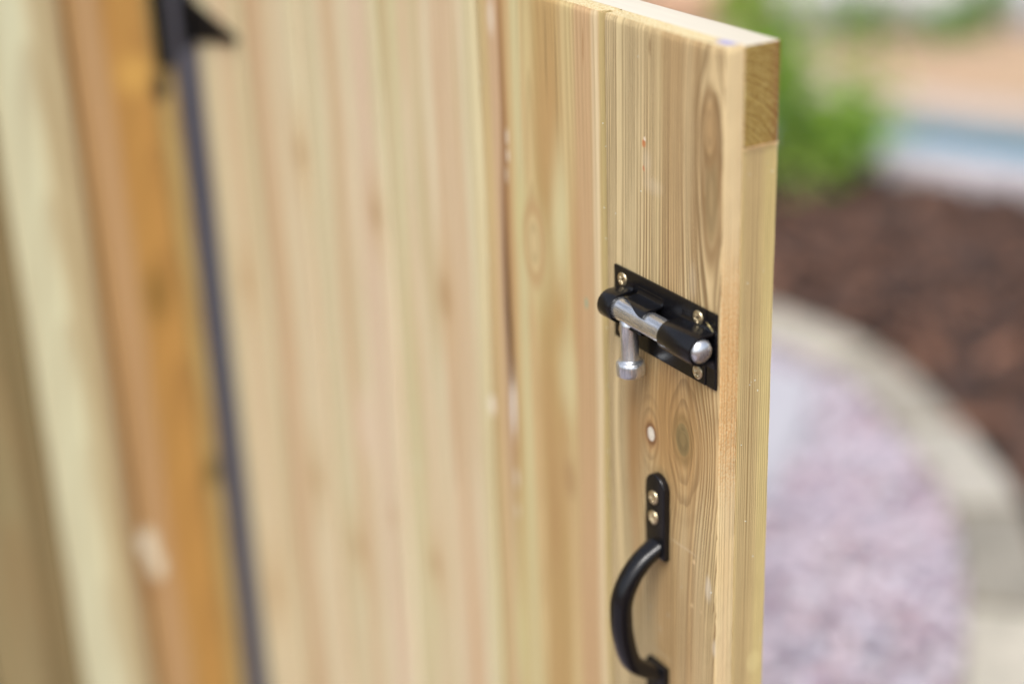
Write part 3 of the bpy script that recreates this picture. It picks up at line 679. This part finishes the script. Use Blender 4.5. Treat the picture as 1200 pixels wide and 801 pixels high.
m_peb = island_mat('lavender_gravel', [(154, 140, 154), (204, 186, 196), (182, 180, 196), (216, 204, 212), (128, 116, 130), (212, 180, 184), (238, 236, 242), (160, 150, 170), (196, 166, 174)], .75)
link('pebbles', me, m_peb, kind='stuff', smooth=True)
V = []; F = []; base = 0; cnt = 0
cube = np.array([(x, y, z) for x in (-1, 1) for y in (-1, 1) for z in (-1, 1)], float); cf = [(0, 1, 3, 2), (4, 6, 7, 5), (0, 4, 5, 1), (2, 3, 7, 6), (0, 2, 6, 4), (1, 5, 7, 3)]
nrm_c = Vector((-dcop.y, dcop.x))
if nrm_c.y < 0: nrm_c = -nrm_c
while cnt < 11000:
    x, y = rng.uniform(-3.2, .9), rng.uniform(.3, 3.1)
    p = Vector((x, y))
    if inside_path(x, y) or (p-cop_near[0]).dot(nrm_c) > -.01: continue
    d = min((p-q.xy).length for q in oc[::4])
    if d < .012 or (min((p-q.xy).length for q in ic[::4]) < SW+.008): continue
    cnt += 1; l = rng.uniform(.010, .034)*(1.7 if cnt % 9 == 0 else 1); w = rng.uniform(.005, .014)*(1.5 if cnt % 9 == 0 else 1)
    P = (cube*(l, w, rng.uniform(.0015, .005))*(1+rng.normal(0, .18, cube.shape))) @ rotm(rng.random()*6.28, rng.normal(0, .5), rng.normal(0, .35)).T + (x, y, rng.uniform(-.004, .018))
    V.append(P); F += [tuple(i+base for i in f) for f in cf]; base += 8
me = bpy.data.meshes.new('bark_chips'); me.from_pydata(np.concatenate(V).tolist(), [], F); me.update()
m_bark = island_mat('bark', [(44, 36, 32), (82, 61, 51), (46, 38, 35), (112, 80, 64), (60, 48, 42), (148, 104, 80), (34, 30, 28)], .85)
link('bark_chips', me, m_bark, kind='stuff')

# pale slab beside the gravel
m_slab = ground_mat('pale_slab', [(172, 170, 176), (164, 162, 170), (178, 177, 182)], 30., .002)
sl = [on_z(u, v, .016).xy for u, v in ((962, 440), (935, 520), (905, 570), (840, 600), (800, 500), (850, 425), (905, 422))]
bm = bmesh.new(); vs = [bm.verts.new((p.x, p.y, .016)) for p in sl]; f = bm.faces.new(vs); r = bmesh.ops.extrude_face_region(bm, geom=[f])
for v in [g for g in r['geom'] if isinstance(g, bmesh.types.BMVert)]: v.co.z = -.02
bmesh.ops.recalc_face_normals(bm, faces=bm.faces)
es = [e for e in bm.edges if e.calc_face_angle(0) > .6 and min(v.co.z for v in e.verts) > 0]
bmesh.ops.bevel(bm, geom=es, offset=.006, segments=2, affect='EDGES')
tag(link('paving_slab', bm_mesh('paving_slab', bm), m_slab), 'pale flat slab lying in the gravel just right of the gate edge', 'slab')

# ------------------------------------------------------------------ pond with pale coping, sand beyond
def strip_at(v0, v1, z0): return on_z(1120, v0, z0), on_z(1120, v1, z0)
def dist_c(u, v, z=0.): return (on_z(u, v, z).xy-cop_near[0]).dot(nrm_c)
c0 = 0.; c1 = dist_c(1120, 178, .05); c2 = dist_c(1120, 150, .02); c3 = dist_c(1120, 112, .05)
org = Vector((cop_near[0].x, cop_near[0].y, 0)); dx = Vector((dcop.x, dcop.y, 0)); dn = Vector((nrm_c.x, nrm_c.y, 0))
def pt(s, d, z): q = org+dx*s+dn*d; return (q.x, q.y, z)
m_water = N('pond_water'); _ov, _o = m_water.obj(); m_water.bump(m_water.noise(_ov, 9., 3.), .25, .02)
m_water = m_water.fin(lin(46, 112, 134), .4, 0., .5)
link('pond_water', mesh_from('pond_water', [pt(-2.6, c1-.05, .022), pt(5.5, c1-.05, .022), pt(5.5, c2+.05, .022), pt(-2.6, c2+.05, .022)], [(0, 1, 2, 3)]), m_water, kind='structure')
m_cop = [ground_mat('coping_stone', [c, [x*.95 for x in c], [min(255, x*1.04) for x in c]], 30., .003) for c in ((190, 189, 198), (197, 191, 195), (186, 185, 197))]
m_cop_far = [ground_mat('far_coping_stone', [c, [x*.95 for x in c], [min(255, x*1.04) for x in c]], 30., .003) for c in ((190, 174, 162), (182, 168, 158), (194, 180, 170))]
def coping(name, label, d0, d1, zt, mats, n=9, s0=-2.6, ln=.62):
    root = thing(name, label, 'coping', pt(s0+n*ln/2, (d0+d1)/2, 0))
    for i in range(n):
        a, b = s0+i*ln+.004, s0+(i+1)*ln-.004
        P = [pt(a, d0, 0), pt(b, d0, 0), pt(b, d1, 0), pt(a, d1, 0)]
        bm = bmesh.new(); vs = [bm.verts.new((p[0], p[1], zt+rng.normal(0, .001))) for p in P]; f = bm.faces.new(vs); r = bmesh.ops.extrude_face_region(bm, geom=[f])
        for v in [g for g in r['geom'] if isinstance(g, bmesh.types.BMVert)]: v.co.z = -.03
        bmesh.ops.recalc_face_normals(bm, faces=bm.faces)
        bmesh.ops.bevel(bm, geom=[e for e in bm.edges if min(v.co.z for v in e.verts) > 0], offset=.008, segments=2, affect='EDGES')
        link('coping_stone', bm_mesh('coping_stone', bm), mats[i % 3], root)
coping('pond_coping', 'pale stone coping along the near side of the blue water', c0, c1, .05, m_cop)
coping('pond_coping', 'pinkish tan stone coping along the far side of the blue water', c2, c3, .05, m_cop_far)
link('sandy_ground', mesh_from('sandy_ground', [pt(-9, c3, .0), pt(9, c3, .0), pt(12, 14, .0), pt(-12, 14, .0)], [(0, 1, 2, 3)]), m_sand, kind='structure')
# low mound of darker sand at the right
bm = bmesh.new(); bmesh.ops.create_grid(bm, x_segments=28, y_segments=28, size=1)
mc = on_z(1190, 82, 0)
for v in bm.verts:
    r2 = v.co.x**2+v.co.y**2; h = .09*max(0, 1-r2)**1.5*(1+.3*math.sin(v.co.x*7)*math.cos(v.co.y*6))
    v.co = Vector((mc.x+dx.x*v.co.x*.62+dn.x*v.co.y*.42, mc.y+dx.y*v.co.x*.62+dn.y*v.co.y*.42, h-.004))
m_mound = ground_mat('mound_sand', [(178, 152, 126), (160, 134, 108), (188, 162, 136), (170, 144, 118)], 30., .02)
link('sand_mound', bm_mesh('sand_mound', bm), m_mound, kind='structure', smooth=True)
# pale boulders at the top of the picture
def rockmat(c):
    s = N('boulder_stone'); ov, o = s.obj(); n = s.noise(ov, 6., 5., .6); n2 = s.noise(ov, 60., 4.)
    s.bump(s.add(n, s.mul(n2, .4)), .6, .03); return s.fin(s.mix(s.step(n, .35, .65), lin(*c), lin(*[x*.8 for x in c])), .85, 0., .3)
for (u, v, rx, rz, c, lab) in ((955, 34, .20, .17, (222, 220, 222), 'pale grey boulder directly above the leafy shrub'), (1078, 44, .24, .20, (228, 222, 224), 'pinkish white boulder left of the small far plant'),
                             (1195, 40, .20, .16, (206, 204, 212), 'pale boulder at the top right corner'), (795, 22, .30, .10, (196, 160, 132), 'low sandstone-coloured boulder above the gate top')):
    p = on_z(u, v, 0); P = ic2v.copy(); P *= (1+.10*np.sin(P[:, [0]]*3.1+u)+.08*np.cos(P[:, [1]]*4.3+v)+rng.normal(0, .03, (len(P), 1)))
    P = P*(rx, rx*.8, rz)+(0, 0, rz*.75)
    o = link('boulder', mesh_from('boulder', P, ic2f), rockmat(c), smooth=True); o.location = (p.x, p.y, 0); o.rotation_euler.z = u; tag(o, lab, 'boulder', 'pale boulders beyond the pond')

# ------------------------------------------------------------------ plants
def leafmat(name, a, b, c):
    s = N(name); g = s.n('NewGeometry'); cr = s.n('ValToRGB'); s.t.links.new(g.outputs['Random Per Island'], cr.inputs[0])
    e = cr.color_ramp; e.elements.new(.5)
    for i, q in enumerate((a, b, c)): e.elements[i].position = i/2; e.elements[i].color = lin(*q)
    s.fin(cr.outputs[0], .5, 0., .4)
    tr = s.n('BsdfTranslucent'); s.t.links.new(s.mix(.35, cr.outputs[0], lin(170, 200, 40)), tr.inputs[0]); mx = s.n('MixShader'); mx.inputs[0].default_value = .4
    s.t.links.new(s.b.outputs[0], mx.inputs[1]); s.t.links.new(tr.outputs[0], mx.inputs[2]); s.t.links.new(mx.outputs[0], s.out.inputs[0]); return s.m
m_leaf = leafmat('shrub_leaf', (92, 136, 36), (140, 178, 60), (178, 208, 98)); m_stem = N('green_stem').fin(lin(104, 116, 58), .7)
m_leaf2 = leafmat('far_leaf', (86, 134, 72), (110, 154, 80), (140, 176, 100))
def plant(name, label, base, tips, leaf, nleaf, spread, mat, group=None):
    root = thing(name, label, 'shrub' if name == 'shrub' else 'plant', base, group); base = Vector(base)
    bm = bmesh.new(); V = []; F = []
    for tp in tips:
        tp = Vector(tp); mid = base.lerp(tp, .5)+Vector((rng.normal(0, .03), rng.normal(0, .03), .08*(tp-base).length))
        path = catmull([base+Vector(rng.normal(0, .02, 3)*(1, 1, 0)), mid, tp], 5); r0 = .004
        rings = []
        for i, p in enumerate(path):
            r = r0*(1-.75*i/len(path)); rings.append([bm.verts.new(p+Vector((r*math.cos(a), r*math.sin(a), 0))) for a in (0, 1.57, 3.14, 4.71)])
        for A, B_ in zip(rings, rings[1:]):
            for k in range(4): l = (k+1) % 4; bm.faces.new((A[k], A[l], B_[l], B_[k]))
        for j in range(nleaf):
            t = .25+.75*math.sqrt(rng.random()); q = path[min(int(t*(len(path)-1)), len(path)-1)]+Vector(rng.normal(0, spread*(.45+.55*t), 3))
            if q.z < .01: continue
            d = Vector(rng.normal(0, 1, 3)); d.z = d.z*.5+.25; d.normalize(); s = d.orthogonal().normalized(); s.rotate(Matrix.Rotation(rng.random()*6.28, 3, d)); n = d.cross(s)
            l = leaf*rng.uniform(.6, 1.3); w = l*.24; k = len(V)
            V += [q, q+d*l*.45+s*w+n*l*.06, q+d*l-n*l*.08, q+d*l*.45-s*w+n*l*.06, q+d*l*.5]
            F += [(k, k+1, k+4), (k+1, k+2, k+4), (k+2, k+3, k+4), (k+3, k, k+4)]
    link('stem', bm_mesh('stem', bm), m_stem, root)
    link('foliage', mesh_from('foliage', V, F), mat, root)
    return root
sb = on_z(940, 232, 0)
def at_dist(u, v, off=0.):                    # point on the upright plane through the shrub's foot
    d = ray(u, v); t = (sb-CAM).dot(FW)+off; return CAM+d*t
tips = [at_dist(u, v, rng.normal(0, .07)) for (u, v) in ((868, -40), (885, -20), (880, 30), (905, -10), (925, 40), (940, 60), (945, 110), (915, 120), (900, 90), (925, 160), (850, -70), (870, -30), (990, 120), (1015, 140), (1030, 150), (1000, 160), (1020, 120), (950, 170), (895, 60), (930, 90), (1024, 72), (1031, 84), (900, -30), (890, -60), (912, 60), (1010, 130), (1000, 140))]
plant('shrub', 'leafy bright green shrub growing behind the gate corner', sb, tips, .05, 34, .042, m_leaf)
for (u, v, tp, lab) in ((1120, 66, ((1095, 30), (1110, 15), (1130, 20), (1150, -10), (1165, -20), (1140, 5), (1120, 40), (1105, 55)), 'small leafy green plant between the two right-hand boulders'),
                        (1012, 62, ((995, 10), (1010, -10), (1022, 15), (1030, -20), (1005, 30)), 'thin pale green plant between two boulders beyond the pond')):
    p = on_z(u, v, 0); t0 = (p-CAM).dot(FW)
    plant('leafy_plant', lab, p, [CAM+ray(a, b)*(t0+rng.normal(0, .06)) for a, b in tp], .06, 34 if u > 1100 else 16, .05, m_leaf2, 'plants among the far boulders')

# added slate-blue block standing in for the shaded view through the hinge gap
s = N('gap_fill_slate'); _ov, _o = s.obj(); _n = s.noise(_ov, 40., 4.); s.bump(_n, .4, .004)
m_gap_fill = s.fin(s.mix(_n, lin(132, 132, 142), lin(146, 146, 156)), .8, 0., .3)
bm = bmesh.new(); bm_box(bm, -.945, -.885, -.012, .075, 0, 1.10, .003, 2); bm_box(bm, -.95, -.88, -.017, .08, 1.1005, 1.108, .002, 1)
tag(link('gap_filler', bm_mesh('gap_filler', bm), m_gap_fill), 'added slate-blue block filling the view through the narrow gap beside the hinge', 'post')
